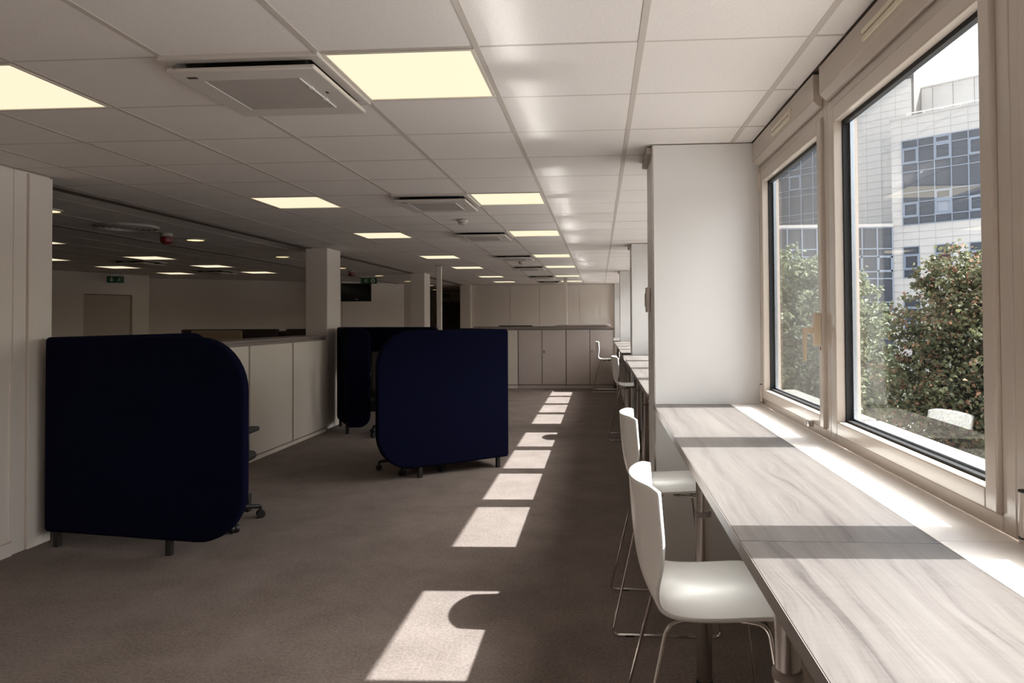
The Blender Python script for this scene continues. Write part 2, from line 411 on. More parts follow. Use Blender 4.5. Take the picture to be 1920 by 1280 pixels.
# ------------------------------------------------------------------ ceiling
ceil = struct('ceiling', -12.5, 1.02, -2.8, 27.0, C + 0.10, C + 0.25, DARKGAP)
GX, GY = 0.7574, 2.5637
PITCH = 0.6
LIGHT_ROWS = [0, 5, 9, 14, 18, 23, 27]
skip = set()
for r in LIGHT_ROWS:
    skip |= {(2, r), (3, r), (5, r)}
ZX, ZY = -6.78, 8.1
LEFT_LIGHTS = [(0, 0), (0, 4), (0, 7), (0, 10), (3, 4), (3, 7), (3, 10)]
LEFT_CASS = [(1, 5), (1, 9)]
skipL = set(LEFT_LIGHTS) | set(LEFT_CASS)
def pil_cut(x0, x1, y0, y1):
    return None
tiles = []
zone_edge = -3.95
for k in range(-1, 8):
    xl, xr = GX - PITCH * (k + 1), GX - PITCH * k
    if k == -1: xl, xr = GX, 0.875
    xl = max(xl, zone_edge)
    for j in range(-9, 31):
        y0, y1 = GY + PITCH * j, GY + PITCH * (j + 1)
        if (k, j) in skip or y0 > 20.6: continue
        tiles.append((xl, xr, max(y0, -2.7), min(y1, 20.6)))
for k in range(-5, 9):
    xr = ZX - PITCH * k; xl = xr - PITCH
    if xr > -4.05: xr = -4.05
    if xl > -4.1: continue
    for j in range(-6, 31):
        y0 = ZY + PITCH * j
        if (k, j) in skipL or y0 > 26: continue
        tiles.append((xl, xr, y0, y0 + PITCH))
def vis(t):
    x, y = (t[0] + t[1]) / 2, (t[2] + t[3]) / 2
    d = math.hypot(x, y)
    if y < 0.4 or abs(x) > 1.1 * y + 0.4: d += 40
    return d
tiles.sort(key=vis)
for i, (a, b, c_, d) in enumerate(tiles[:300]):
    g = 0.012
    unit_piece('ceiling_tile', TILE, ceil, ((a + b) / 2, (c_ + d) / 2, C + 0.0125 + random.uniform(-0.0012, 0.0008)), (b - a - g, d - c_ - g, 0.015))
f = MB()
for (a, b, c_, d) in tiles[300:]:
    f.box(a + .006, b - .006, c_ + .006, d - .006, C + .005, C + .02)
tag(f.build('ceiling_tile_field', TILE, ceil), kind='stuff')
for k in range(0, 8):
    x = GX - PITCH * k
    if x > zone_edge: unit_piece('grid_runner', TBAR, ceil, (x, 8.95, C + 0.0085), (0.024, 23.3, 0.012))
for j in range(-8, 31):
    y = GY + PITCH * j
    if -2.7 < y < 20.6: unit_piece('cross_tee', TBAR, ceil, ((zone_edge + 0.875) / 2, y, C + 0.0095), (0.875 - zone_edge, 0.013, 0.011))
for k in range(-4, 9): unit_piece('grid_runner', TBAR, ceil, (ZX - PITCH * k, 15.3, C + 0.0085), (0.020, 21.4, 0.012))
for j in range(-5, 31): unit_piece('cross_tee', TBAR, ceil, (-8.2, ZY + PITCH * j, C + 0.0095), (8.2, 0.013, 0.011))
st = boxo('trim_1', -4.05, -3.95, 4.64, 20.6, C - 0.012, C + 0.03, STRIP); st['kind'] = 'structure'
st = boxo('trim_2', -5.62, -5.57, 4.64, 19.9, C - 0.006, C + 0.02, STRIP); st['kind'] = 'structure'
# strip with the gap's shade in its colour, where the tiles stop short of the shutter boxes
st = boxo('trim_gap_shade', 0.872, 1.0, -2.7, 20.6, C + 0.003, C + 0.05, STRIP); st['kind'] = 'structure'
ORD = ['first', 'second', 'third', 'fourth', 'fifth', 'sixth', 'seventh', 'eighth', 'ninth']
def ceiling_light(x0, y0, label, group, p=PITCH):
    t = thing('ceiling_light', label, 'ceiling light', (x0 + p / 2, y0 + p / 2, C), 0, group)
    h = p / 2 - 0.012; w = 0.014
    fr = MB()
    fr.box(-h, h, -h, -h + w, 0, .03).box(-h, h, h - w, h, 0, .03).box(-h, -h + w, -h + w, h - w, 0, .03).box(h - w, h, -h + w, h - w, 0, .03)
    fr.build('light_frame', LRIM, t)
    boxo('diffuser', -h + w, h - w, -h + w, h - w, 0.004, 0.02, LIGHTM, t)
    boxo('housing', -h + .02, h - .02, -h + .02, h - .02, 0.03, 0.09, LRIM, t)
    return t
for n, r in enumerate(LIGHT_ROWS):
    y = GY + PITCH * r
    ceiling_light(GX - PITCH * 3, y, 'lit square ceiling panel in the row nearest the windows, %s from the camera' % ORD[n], 'lit ceiling panels in the row beside the cassettes')
    ceiling_light(GX - PITCH * 6, y, 'lit square ceiling panel in the row above the navy pods, %s from the camera' % ORD[n], 'lit ceiling panels in the row over the pods')
for n, (k, j) in enumerate(LEFT_LIGHTS):
    nm = 'row nearer the columns' if k == 0 else 'row by the door wall'
    idx = n if k == 0 else n - 4
    ceiling_light(ZX - PITCH * (k + 1), ZY + PITCH * j, 'lit square ceiling panel beyond the corridor, %s, %s from the camera' % (nm, ORD[idx]), 'lit ceiling panels in the deep left area')
def cassette(x0, y0, label, group, p=PITCH):
    t = thing('air_conditioning_cassette', label, 'air conditioner', (x0 + p / 2, y0 + p / 2, C), 0, group)
    h = p / 2 + 0.01
    fr = MB(); w = 0.045
    fr.box(-h, h, -h, -h + w, -.012, .03).box(-h, h, h - w, h, -.012, .03).box(-h, -h + w, -h + w, h - w, -.012, .03).box(h - w, h, -h + w, h - w, -.012, .03)
    fr.build('surround_frame', CASS, t, bevel=0.004)
    boxo('air_outlet', -h + w, h - w, -h + w, h - w, 0.02, 0.08, DARKGAP, t)
    q = h - 0.022
    boxo('front_panel', -q, q, -q, q + 0.02, -.052, -.034, CASS, t, bevel=0.006)
    for sx in (-1, 1):
        for s2 in (-1, 1): boxo('panel_hanger', sx * .2 - .03, sx * .2 + .03, s2 * .2 - .03, s2 * .2 + .03, -.034, .03, DARKGAP, t)
    g = boxo('intake_grille', -.19, .19, -.19, .19, -.0545, -.05, GRILLE, t)
    boxo('grille_edge', -.193, -.189, -.19, .19, -.0565, -.05, WHITEM, t)
    boxo('grille_edge', .189, .193, -.19, .19, -.0565, -.05, WHITEM, t)
    boxo('grille_latch', .185, .197, -.09, -.06, -.058, -.05, WHITEM, t); boxo('grille_latch', .185, .197, .06, .09, -.058, -.05, WHITEM, t)
    boxo('badge', -.24, -.20, -.235, -.215, -.0535, -.05, STEEL, t)
    boxo('status_light', .225, .235, -.02, 0, -.0535, -.05, BLACK, t)
    return t
for n, r in enumerate(LIGHT_ROWS):
    cassette(GX - PITCH * 4, GY + PITCH * r, 'square ceiling air cassette with a dark slot beside the lit panels, %s from the camera' % ORD[n], 'air cassettes along the open office')
for n, (k, j) in enumerate(LEFT_CASS):
    cassette(ZX - PITCH * (k + 1), ZY + PITCH * j, ['dark-slotted ceiling air cassette nearest the camera in the deep left area', 'dark-slotted ceiling air cassette farther back in the deep left area'][n], 'air cassettes in the deep left area')
DL = [(-4.9, 6.02), (-4.93, 8.4), (-4.93, 10.8), (-4.93, 13.3), (-4.95, 15.75), (-4.95, 18.2), (-4.94, 20.6), (-5.5, 23.6), (-6.9, 17.0)]
for n, (x, y) in enumerate(DL):
    lab = ('round warm downlight in the corridor ceiling, %s from the camera' % ORD[n]) if n < 7 else \
        ('round warm downlight inside the dark end corridor' if n == 7 else 'round warm downlight just left of the near free-standing column, by the far wall')
    t = thing('downlight', lab, 'downlight', (x, y, C), 0, 'round downlights of the corridor')
    MB().lathe([(.115, .006), (.115, -.006), (.098, -.01), (.098, .01)]).build('trim_ring', LRIM, t, smooth=True)
    MB().lathe([(.097, -.004), (.097, .008)]).build('lamp_disc', DOWNM, t)
t = thing('ceiling_diffuser', 'round ringed air diffuser in the corridor ceiling beside the red sounder', 'air diffuser', (-4.93, 7.15, C))
for r_ in (.29, .235, .18, .125): MB().lathe([(r_, .012), (r_, -.016), (r_ - .022, -.022), (r_ - .03, .012)], 32).build('diffuser_ring', GRILLE, t, smooth=True)
MB().lathe([(.07, .012), (.07, -.02), (.03, -.026)], 24).build('diffuser_core', GRILLE, t, smooth=True)
for n, (x, y, lab) in enumerate([(-4.89, 7.75, 'red fire alarm sounder hanging from the ceiling beside the round diffuser'), (-5.0, 14.1, 'red fire alarm sounder hanging from the ceiling near the wall screen')]):
    t = thing('fire_alarm_sounder', lab, 'fire alarm', (x, y, C), 0, 'red fire alarm sounders')
    MB().lathe([(.065, .0), (.065, -.035), (.058, -.04)]).build('mounting_base', GRILLE, t, smooth=True)
    MB().lathe([(.056, -.04), (.066, -.05), (.062, -.10), (.045, -.118), (.02, -.122)]).build('sounder_body', RED, t, smooth=True)
for n, (x, y, lab) in enumerate([(-1.36, 7.05, 'small ceiling smoke detector just beyond the second air cassette'), (-1.35, 12.3, 'small ceiling smoke detector beyond the fourth air cassette')]):
    t = thing('smoke_detector', lab, 'smoke detector', (x, y, C), 0, 'smoke detectors')
    MB().lathe([(.055, .0), (.055, -.02), (.05, -.022)]).build('detector_base', CASS, t, smooth=True)
    MB().lathe([(.042, -.022), (.046, -.034), (.03, -.05), (.012, -.052)]).build('detector_head', GRILLE, t, smooth=True)
def exit_sign(x, y, rz, label, w=0.30, h=0.13, two=False):
    t = thing('exit_sign', label, 'exit sign', (x, y, C - 0.02), rz, 'green emergency exit signs')
    boxo('sign_body', -w / 2, w / 2, -.02, .02, -h - .06, -.06, GREEN, t, bevel=0.004)
    boxo('sign_top', -w / 2, w / 2, -.03, .03, -.06, -.035, PICTO, t)
    MB().cyl((-w * .3, 0, -.036), (-w * .3, 0, .022), .006).cyl((w * .3, 0, -.036), (w * .3, 0, .022), .006).build('hanger_rod', STEEL, t)
    a = MB(); zc = -.06 - h / 2; s = h / .13
    fy = lambda u, v, q: (u, q, v)
    ax = -w * .22 if not two else w * .25
    if two:
        a.prism([(ax + .045 * math.cos(k * math.pi / 8), zc + .045 * math.sin(k * math.pi / 8)) for k in range(16)], fy, -.0215, -.02)
    else:   # downward arrow
        a.prism([(ax - .012, zc + .045), (ax + .012, zc + .045), (ax + .012, zc), (ax + .04, zc), (ax, zc - .045), (ax - .04, zc), (ax - .012, zc)], fy, -.022, -.02)
    a.build('arrow_pictogram', PICTO, t)
    if two:
        MB().prism([(ax - .009, zc + .03), (ax + .009, zc + .03), (ax + .009, zc), (ax + .026, zc), (ax, zc - .03), (ax - .026, zc), (ax - .009, zc)], fy, -.0228, -.0215).build('arrow_pictogram', GREEN, t)
    b = MB(); ox = w * .22 if not two else -w * .2     # running figure and doorway
    b.prism([(ox + .005 + .009 * math.cos(k * math.pi / 4), zc + .034 + .009 * math.sin(k * math.pi / 4)) for k in range(8)], fy, -.022, -.02)
    for p, q, wd_ in (((ox, .022), (ox - .004, -.008), .008), ((ox, .018), (ox + .024, .008), .0045), ((ox - .002, .018), (ox - .022, .004), .0045), ((ox - .004, -.008), (ox + .016, -.022), .006), ((ox + .016, -.022), (ox + .012, -.044), .005), ((ox - .004, -.008), (ox - .014, -.026), .006), ((ox - .014, -.026), (ox - .034, -.03), .005)):
        d = Vector((q[0] - p[0], q[1] - p[1])).normalized(); nn = Vector((-d.y, d.x)) * wd_
        b.prism([(p[0] + nn.x, zc + p[1] + nn.y), (p[0] - nn.x, zc + p[1] - nn.y), (q[0] - nn.x, zc + q[1] - nn.y), (q[0] + nn.x, zc + q[1] + nn.y)], fy, -.0218, -.02)
    b.prism([(ox + .036, zc - .05), (ox + .042, zc - .05), (ox + .042, zc + .05), (ox + .036, zc + .05)], fy, -.0218, -.02)
    b.build('running_figure', PICTO, t)
exit_sign(-9.85, 13.9, 0.6, 'green exit sign hanging in front of the plain door wall')
exit_sign(-5.0, 15.2, 0.25, 'green two-part exit sign hanging above the wall screen', w=0.34, two=True)
exit_sign(-5.55, 25.5, 0.15, 'small green exit sign hanging in the dark end corridor')

# ------------------------------------------------------------------ window wall
YB = [(-1.35, 4.10), (4.60, 9.55), (10.05, 15.0), (15.5, 20.45)]
ap = struct('wall_right', 0.885, 1.0, -2.7, 20.75, 0, 0.972, WALL)
struct('wall_right_lintel', 0.935, 1.0, -2.7, 20.75, 2.40, 3.1, WALL)
for i, y in enumerate([-1.85] + BAY0):
    x0 = 0.31 if i <= 1 else 0.43
    y1 = min(y + 0.5, 20.6)
    p = boxo('wall_pilaster', x0, 1.0, y, y1, 0, C, PILM, bevel=0.004); p['kind'] = 'structure'
    boxo('edge_profile', x0 - 0.004, x0 + 0.004, y - 0.002, y + 0.03, 0, C, STEEL, p)
    boxo('ceiling_angle', x0 - 0.03, x0 + 0.002, y + 0.05, y1, C - 0.035, C - 0.002, TBAR, p)
    boxo('pilaster_skirting', x0 - 0.008, x0, y, y1, 0, 0.075, FRAME, p)
# radiator trunking under the sill
for (a, b) in YB:
    o = boxo('baseboard_right', 0.80, 0.885, a, b, 0.0, 0.19, FRAME, bevel=0.006); o['kind'] = 'structure'
def ring(mb, x0, x1, ya, yb, za, zb, ia, ib, iza, izb):
    mb.box(x0, x1, ya, ia, za, zb).box(x0, x1, ib, yb, za, zb).box(x0, x1, ia, ib, za, iza).box(x0, x1, ia, ib, izb, zb)
    return mb
wcount = [0]
def window(o0, o1, ya, yb, detail, opens):
    wcount[0] += 1
    w = struct_empty('window_%d' % wcount[0], (XW, (o0 + o1) / 2, 1.0)); base = Vector(w.location)
    def P(mb, name, m, bev=0.0, par=w):
        bmesh.ops.translate(mb.bm, verts=mb.bm.verts, vec=-base); return mb.build(name, m, par, bevel=bev)
    zt = 2.40
    P(ring(MB(), .905, .985, ya, yb, 1.0, zt, o0 - .052, o1 + .052, 1.04, 2.295), 'window_frame', FRAME, .004)
    s = P(ring(MB(), .893, .928, o0 - .05, o1 + .05, 1.042, 2.293, o0, o1, 1.092, 2.235), 'window_sash', FRAME, .004)
    P(ring(MB(), .930, .985, o0 - .05, o1 + .05, 1.042, 2.293, o0 - .004, o1 + .004, 1.088, 2.285), 'outer_sash', FRAME, .0, s)
    P(ring(MB(), .928, .948, o0 - .03, o1 + .03, 1.06, 2.29, o0 + .001, o1 - .006, 1.099, 2.222), 'gasket', GASKET, 0, s)
    P(ring(MB(), .951, .966, o0 - .02, o1 + .02, 1.07, 2.289, o0 + .003, o1 - .018, 1.106, 2.268), 'spacer_bar', SPACER, 0, s)
    P(MB().box(.947, .951, o0 - .02, o1 + .02, 1.07, 2.288), 'glass_pane', GLASS, 0, s)
    P(MB().prism([(.985, 1.082), (1.085, 1.0848), (1.085, 1.03), (1.075, 1.03), (1.075, 1.07), (.985, 1.07)], lambda u, v, q: (u, q, v), ya + .02, yb - .02), 'outer_sill', OUTSILL)
    # roller shutter box with a sloped lower edge
    fn = lambda u, v, q: (u, q, v)
    bx = MB().prism([(.905, 2.335), (.892, 2.335), (.866, 2.362), (.866, 2.470), (.905, 2.470)], fn, ya + .05, yb - .03)
    P(bx, 'shutter_box', FRAME, .003)
    if detail:
        m = (o0 + o1) / 2 + .02
        P(MB().box(.858, .869, m - .22, m + .10, 2.385, 2.402).box(.858, .869, m - .22, m + .10, 2.408, 2.425).box(.860, .869, m - .235, m - .215, 2.38, 2.43), 'trickle_vent', VENTM, .002)
    if detail and opens:
        for z in (1.02, 2.19):
            h = MB().cyl((.893, o1 + .055, z), (.893, o1 + .055, z + .10), .009).cyl((.893, o1 + .055, z - .012), (.893, o1 + .055, z - .002), .0105)
            hb = P(h, 'hinge', FRAME)
        P(MB().cyl((.893, o1 + .055, 1.117), (.893, o1 + .055, 1.121), .0115).cyl((.893, o1 + .055, 1.019), (.893, o1 + .055, 1.022), .0115), 'hinge_cap', GASKET)
        # handle on the near stile
        yh = o0 - .024
        hb = P(MB().prism([(yh - .016, 1.375), (yh + .016, 1.375), (yh + .018, 1.40), (yh + .018, 1.49), (yh + .012, 1.505), (yh - .012, 1.505), (yh - .018, 1.49), (yh - .018, 1.40)], lambda u, v, q: (q, u, v), .866, .893), 'handle_base', HANDLE, .003)
        lv = MB().prism([(.822, 1.447), (.868, 1.449), (.868, 1.425), (.838, 1.423), (.835, 1.31), (.824, 1.31)], fn, yh - .010, yh + .010)
        P(lv, 'handle_lever', HANDLE, .003, hb)
        P(MB().box(.891, .894, yh - .004, yh + .004, 1.355, 1.368), 'red_marker', RED)
        stp = P(MB().box(.868, .893, o0 + .075, o0 + .10, 1.030, 1.055), 'window_stop', STEEL, .003)
        P(MB().cyl((.868, o0 + .105, 1.034), (.868, o0 + .105, 1.05), .006), 'stop_pin', STEEL, 0, stp)
openings = {0: [(-0.66, 0.34), (0.52, 1.525), (1.735, 2.775), (2.985, 3.97)]}
for i in (1, 2, 3):
    a = YB[i][0]
    openings[i] = [(a + .11, a + 1.11), (a + 1.33, a + 2.33), (a + 2.55, a + 3.55), (a + 3.77, a + 4.80)]
for i in range(4):
    ops = openings[i]; a, b = YB[i]
    for n, (o0, o1) in enumerate(ops):
        ya = a if n == 0 else (ops[n - 1][1] + o0) / 2
        yb = b if n == 3 else (o1 + ops[n + 1][0]) / 2
        window(o0, o1, ya, yb, i == 0, n != 2)
    # sill board pieces
    mid = {0: 1.62, 1: 7.0, 2: 12.5, 3: 18.0}[i]
    for (u, v) in ((a, mid - .001), (mid + .001, b)):
        s = boxo('window_sill', 0.733, 0.905, u, v, 0.972, 1.0, SILL, bevel=0.0015); s['kind'] = 'structure'

# ------------------------------------------------------------------ window bar tables
T_TOP = 1.0
def bar_table(y0, y1, label, legs):
    t = thing('bar_table', label, 'table', (0.305, y0, 0), 0, 'oak bar tables along the windows')
    L = y1 - y0
    top = MB().box(0, 0.426, 0.001, L - .001, T_TOP - .033, T_TOP).build('tabletop', WOOD, t, bevel=0.0012)
    boxo('edge_band', -0.0015, 0.0, 0.001, L - .001, T_TOP - .032, T_TOP - .001, EDGE, t)
    for ly in legs:
        for lx in (0.112,):
            y = ly - y0
            lg = MB().cyl((lx, y, 0.012), (lx, y, 0.69), .0315, n=24).build('leg', STEEL, t, smooth=True)
            MB().cyl((lx, y, .69), (lx, y, T_TOP - .033), .028, n=24).build('inner_tube', STEEL, lg, smooth=True)
            MB().lathe([(.0335, .678), (.0345, .684), (.0335, .696), (.029, .698)], 24, (lx, y)).build('leg_collar', CABEDGE, lg, smooth=True)
            MB().cyl((lx, y, 0), (lx, y, .014), .034, n=24).build('leg_foot', BLACK, lg, smooth=True)
    return t
bar_table(-1.35, 1.60, 'oak laminate bar table nearest the camera, cut off by the bottom right of the photo', [.2, .9])
bar_table(1.60, 4.098, 'oak laminate bar table under the near windows running to the first white pilaster', [1.655, 2.975])
bar_table(4.602, 7.0, 'oak laminate bar table just behind the first white pilaster', [5.4, 6.7])
bar_table(7.0, 9.548, 'oak laminate bar table ending at the second white pilaster', [8.0, 8.3])
bar_table(10.052, 12.5, 'oak laminate bar table just behind the second white pilaster', [10.6, 11.3, 12.4])
bar_table(12.5, 14.998, 'oak laminate bar table ending at the third white pilaster', [13.4, 14.6])
bar_table(15.502, 18.0, 'oak laminate bar table beside the end of the taupe cabinets', [16.6])

# ------------------------------------------------------------------ bar stools
def stool_shell():
    prof = [(-.208, 1.012), (-.2055, .97), (-.202, .91), (-.197, .85), (-.19, .79), (-.18, .735), (-.163, .695), (-.135, .668), (-.095, .653), (-.03, .648), (.04, .650), (.12, .655), (.18, .658), (.212, .655), (.226, .645)]
    N = 16; P = []
    for i, (x, z) in enumerate(prof):
        back = max(0.0, min(1.0, (z - .66) / .16))
        row = []
        hw = 0.232 - 0.022 * back * max(0, (z - .75) / .26)
        for j in range(N + 1):
            t = -1 + 2 * j / N
            wv = hw
            zz = z; xx = x
            e = abs(t)
            # concave back: edges come forward ; soft corners
            xx += .072 * back * e ** 2.2
            if z > .9:
                zz -= .012 * max(0, e - .8) ** 2 / .04 * ((z - .9) / .11)
            if x > .1:
                xx -= .03 * max(0, e - .75) ** 2 / .06 * ((x - .1) / .12)
            if back < .5: zz += .006 * e ** 2
            row.append((xx, t * wv, zz))
        P.append(row)
    return P
def make_stool(label):
    t = thing('bar_stool', label, 'stool', (0.30, 2.235, 0), 0, 'white shell bar stools at the window tables')
    sh = MB().grid(stool_shell()).build('seat_shell', SHELL, t, smooth=True, angle=60)
    sub = sh.modifiers.new('subdivision', 'SUBSURF'); sub.levels = 1; sub.render_levels = 2; sub.boundary_smooth = 'PRESERVE_CORNERS'
    so = sh.modifiers.new('thickness', 'SOLIDIFY'); so.thickness = 0.011; so.offset = 0
    r = .0062
    for s in (-1, 1):
        pts = fillet([(-.01, s * .13, .622), (-.115, s * .185, .625), (-.262, s * .283, r), (.245, s * .283, r), (.165, s * .19, .628), (.05, s * .13, .622)], .035, 6)
        MB().tube(pts, r, 10).build('sled_leg', CHROME, t, smooth=True)
    MB().tube([(-.01, -.13, .622), (-.01, .13, .622)], r).tube([(.05, -.13, .622), (.05, .13, .622)], r).build('seat_crossbar', CHROME, t, smooth=True)
    MB().box(-.04, .19, -.15, .15, .632, .640).build('mounting_plate', BLACK, t, bevel=.003)
    MB().tube([(.215, -.252, .24), (.215, .252, .24)], r).build('foot_rail', CHROME, t, smooth=True)
    for s in (-1, 1):
        MB().box(-.20, -.16, s * .283 - .008, s * .283 + .008, 0.0, .007).box(.15, .19, s * .283 - .008, s * .283 + .008, 0.0, .007).build('floor_glide', BLACK, t)
    return t
st0 = make_stool('white shell bar stool on chrome sled legs nearest the camera, tucked under the near table')
labs = ['white shell bar stool next behind the nearest one, just before the first white pilaster',
        'white shell bar stool behind the first white pilaster, seat half under the table',
        'white shell bar stool farthest away, in front of the taupe cabinets']
for (x, y), l in zip([(0.31, 3.668), (0.355, 9.0), (0.12, 14.69)], labs):
    c = copy_tree(st0); c.location = (x, y, 0); c['label'] = l
    c.rotation_euler = (0, 0, {3.668: 0.0, 9.0: 0.02, 14.69: -0.02}[y])

# small box on the room face of the near pilaster
t = thing('wall_switch', 'small grey switch box on the room side of the first white pilaster', 'switch', (0.306, 4.40, 1.60))
boxo('switch_body', -.022, 0, -.05, .05, -.075, .075, CASS, t, bevel=.004)
boxo('switch_rocker', -.028, -.021, -.03, .03, -.04, .04, GRILLE, t, bevel=.003)

# ------------------------------------------------------------------ navy pods
def rounded_panel_pts(L, z0, z1, r_start, r_end, n=10):
    pts = []
    for (cx, cz, r, a0) in ((L - r_end, z0 + r_end, r_end, -90), (L - r_end, z1 - r_end, r_end, 0), (r_start, z1 - r_start, r_start, 90), (r_start, z0 + r_start, r_start, 180)):
        for k in range(n + 1):
            a = math.radians(a0 + 90 * k / n); pts.append((cx + r * math.cos(a), cz + r * math.sin(a)))
    return pts
def panel(name, L, z0, z1, rs, re, parent, loc, rz, th=0.07):
    o = MB().prism(rounded_panel_pts(L, z0, z1, rs, re), lambda u, v, w: (u, w, v), 0, th).build(name, NAVY, parent, bevel=0.018, angle=50)
    o.modifiers['bevel'].segments = 3
    o.location = loc; o.rotation_euler = (0, 0, rz); return o
def leg(parent, x, y):
    MB().box(x - .019, x + .019, y - .019, y + .019, 0, .14).build('leg', LEGBLK, parent, bevel=.004)
def pod_L(label, loc, rz, mirror):
    """wing facing the camera with a rounded free end; back panel at the closed end; tabletop inside"""
    t = thing('desk_pod', label, 'desk pod', loc, rz, 'navy felt desk pods')
    s = -1 if mirror else 1
    Lw = 1.50 if not mirror else 1.37
    if not mirror: panel('side_wing', Lw, .10, 1.385, .03, .34, t, (-.08, 0, 0), 0)
    else: panel('side_wing', Lw, .10, 1.385, .34, .03, t, (-Lw + .08, 0, 0), 0)
    xb = -.08 if not mirror else .01
    panel('back_panel', 1.15 if mirror else 1.5, .10, 1.385, .03, .03 if mirror else .22, t, (xb + (.07 if not mirror else .07), .04, 0), math.pi / 2)
    x0, x1 = (0, .40) if not mirror else (-.47, 0)
    MB().box(x0, x1, .09, 1.12, .70, .725).build('tabletop', PODTOP, t, bevel=.003)
    leg(t, 0.0 if not mirror else -.03, .035); leg(t, s * .865 - (.0 if not mirror else .0), .035); leg(t, s * .02, 1.1); leg(t, s * .7, 1.05)
    return t
pod_L('large navy felt desk pod wing with a rounded right end, standing against the left partition', (-3.60, 4.488, 0), math.atan2(-.135, .859), False)
pod_L('navy felt desk pod turned with its rounded end to the column, beside the sunlit carpet', (-.985, 7.135, 0), math.atan2(.507, .671), True)
t = thing('desk_pod', 'navy felt desk pod beside the free-standing column, mostly hidden behind another pod', 'desk pod', (-3.29, 9.10, 0), 0, 'navy felt desk pods')
panel('side_wing', .86, .10, 1.385, .05, .05, t, (0.07, 0.03, 0), math.atan2(.87, -.49))
panel('front_return', .30, .085, 1.38, .04, .15, t, (0.0, -.01, 0), 0.04, th=.07)
panel('back_panel', 1.62, .76, 1.385, .04, .10, t, (-.40, .78, 0), math.atan2(-.5, 1.55), th=.06)
MB().box(-.20, 1.05, .36, .60, .70, .725).build('tabletop', PODTOP, t, bevel=.003)
MB().box(-.15, .95, .56, .58, .22, .70).build('modesty_panel', LEGBLK, t)
leg(t, 0.0, .02); leg(t, -.34, .70); leg(t, 1.0, .3)

# task chairs inside the pods
def make_task_chair(label, loc, rz):
    t = thing('task_chair', label, 'office chair', loc, rz, 'black task chairs at the pods')
    for k in range(5):
        a = math.radians(72 * k + 13); d = Vector((math.cos(a), math.sin(a), 0)); n_ = Vector((-d.y, d.x, 0))
        A = MB()
        p0, p1 = d * .03 + Vector((0, 0, .115)), d * .33 + Vector((0, 0, .085))
        A.cyl(p0, p1, .024, .016, 8)
        lg = A.build('base_arm', BLACK, t, smooth=True)
        c0 = d * .335; A = MB()
        A.cyl(c0 + Vector((0, 0, .03)) - n_ * .026, c0 + Vector((0, 0, .03)) - n_ * .004, .030, n=14).cyl(c0 + Vector((0, 0, .03)) + n_ * .004, c0 + Vector((0, 0, .03)) + n_ * .026, .030, n=14)
        A.cyl(c0 + Vector((0, 0, .05)), c0 + Vector((0, 0, .088)), .011, n=8)
        A.build('caster', BLACK, lg, smooth=True)
    MB().cyl((0, 0, .09), (0, 0, .26), .028, .026).cyl((0, 0, .26), (0, 0, .42), .015).build('gas_column', BLACK, t, smooth=True)
    MB().box(-.23, .24, -.24, .24, .43, .50).build('seat', BLACK, t, bevel=.035, seg=4)
    MB().box(-.13, .13, -.09, .09, .40, .435).build('mechanism', BLACK, t, bevel=.01)
    rows = []
    for i in range(9):
        z = .56 + .52 * i / 8
        rows.append([(-.235 - .05 * (i / 8) - .0 + .05 * abs(u) ** 2, u * (.22 - .035 * (i / 8) ** 2), z) for u in [-1 + j / 4 for j in range(9)]])
    b = MB().grid(rows).build('backrest', BLACK, t, smooth=True)
    so = b.modifiers.new('thickness', 'SOLIDIFY'); so.thickness = .035; so.offset = 0
    MB().tube([(-.10, 0, .42), (-.27, 0, .45), (-.285, 0, .60), (-.29, 0, .75)], .02, 8).build('back_support', BLACK, t, smooth=True)
    for s in (-1, 1):
        ar = MB().tube(fillet([(.02, s * .18, .43), (.02, s * .25, .44), (-.01, s * .255, .66)], .04), .014, 8).build('armrest', BLACK, t, smooth=True)
        MB().box(-.12, .14, s * .255 - .04, s * .255 + .04, .66, .695).build('arm_pad', BLACK, ar, bevel=.012)
    return t
tc0 = make_task_chair('black task chair behind the left pod wing, casters showing past its rounded end', (-2.837, 5.06, 0), math.radians(95))
c = copy_tree(tc0); c.location = (-1.862, 7.036, 0); c.rotation_euler = (0, 0, .647); c['label'] = 'black task chair behind the pod beside the sunlit carpet, casters showing under it'
c = copy_tree(tc0); c.location = (-2.66, 9.12, 0); c.rotation_euler = (0, 0, 1.35); c['label'] = 'black task chair inside the pod beside the free-standing column'

# ------------------------------------------------------------------ cabinets
def hinge_cab(name, x0, y0, W, D, Hh, label, group, rz, panels, m, edge, knob=None, plinth=.07, gap=.007, top=.05):
    """cabinet with its front on local -Y; width along +X"""
    t = thing(name, label, 'cabinet', (x0, y0, 0), rz, group)
    MB().box(0, W, .02, D, plinth, Hh - .022).build('carcass', edge, t)
    boxo('cabinet_top', -.0, W, -.004, D, Hh - .022, Hh, edge, t, bevel=.002)
    boxo('plinth', .002, W - .002, .006, D - .01, 0, plinth - .004, m, t)
    fw = W / panels
    for i in range(panels):
        d = boxo('door', i * fw + gap, (i + 1) * fw - gap, .0, .02, plinth + .012, Hh - top, m, t, bevel=.0025)
        if knob and i in knob:
            kx = i * fw + .045
            MB().cyl((kx, 0, .80), (kx, -.018, .80), .010).cyl((kx, 0, .775), (kx, -.005, .775), .018).build('knob', STEEL, d, smooth=True)
    return t
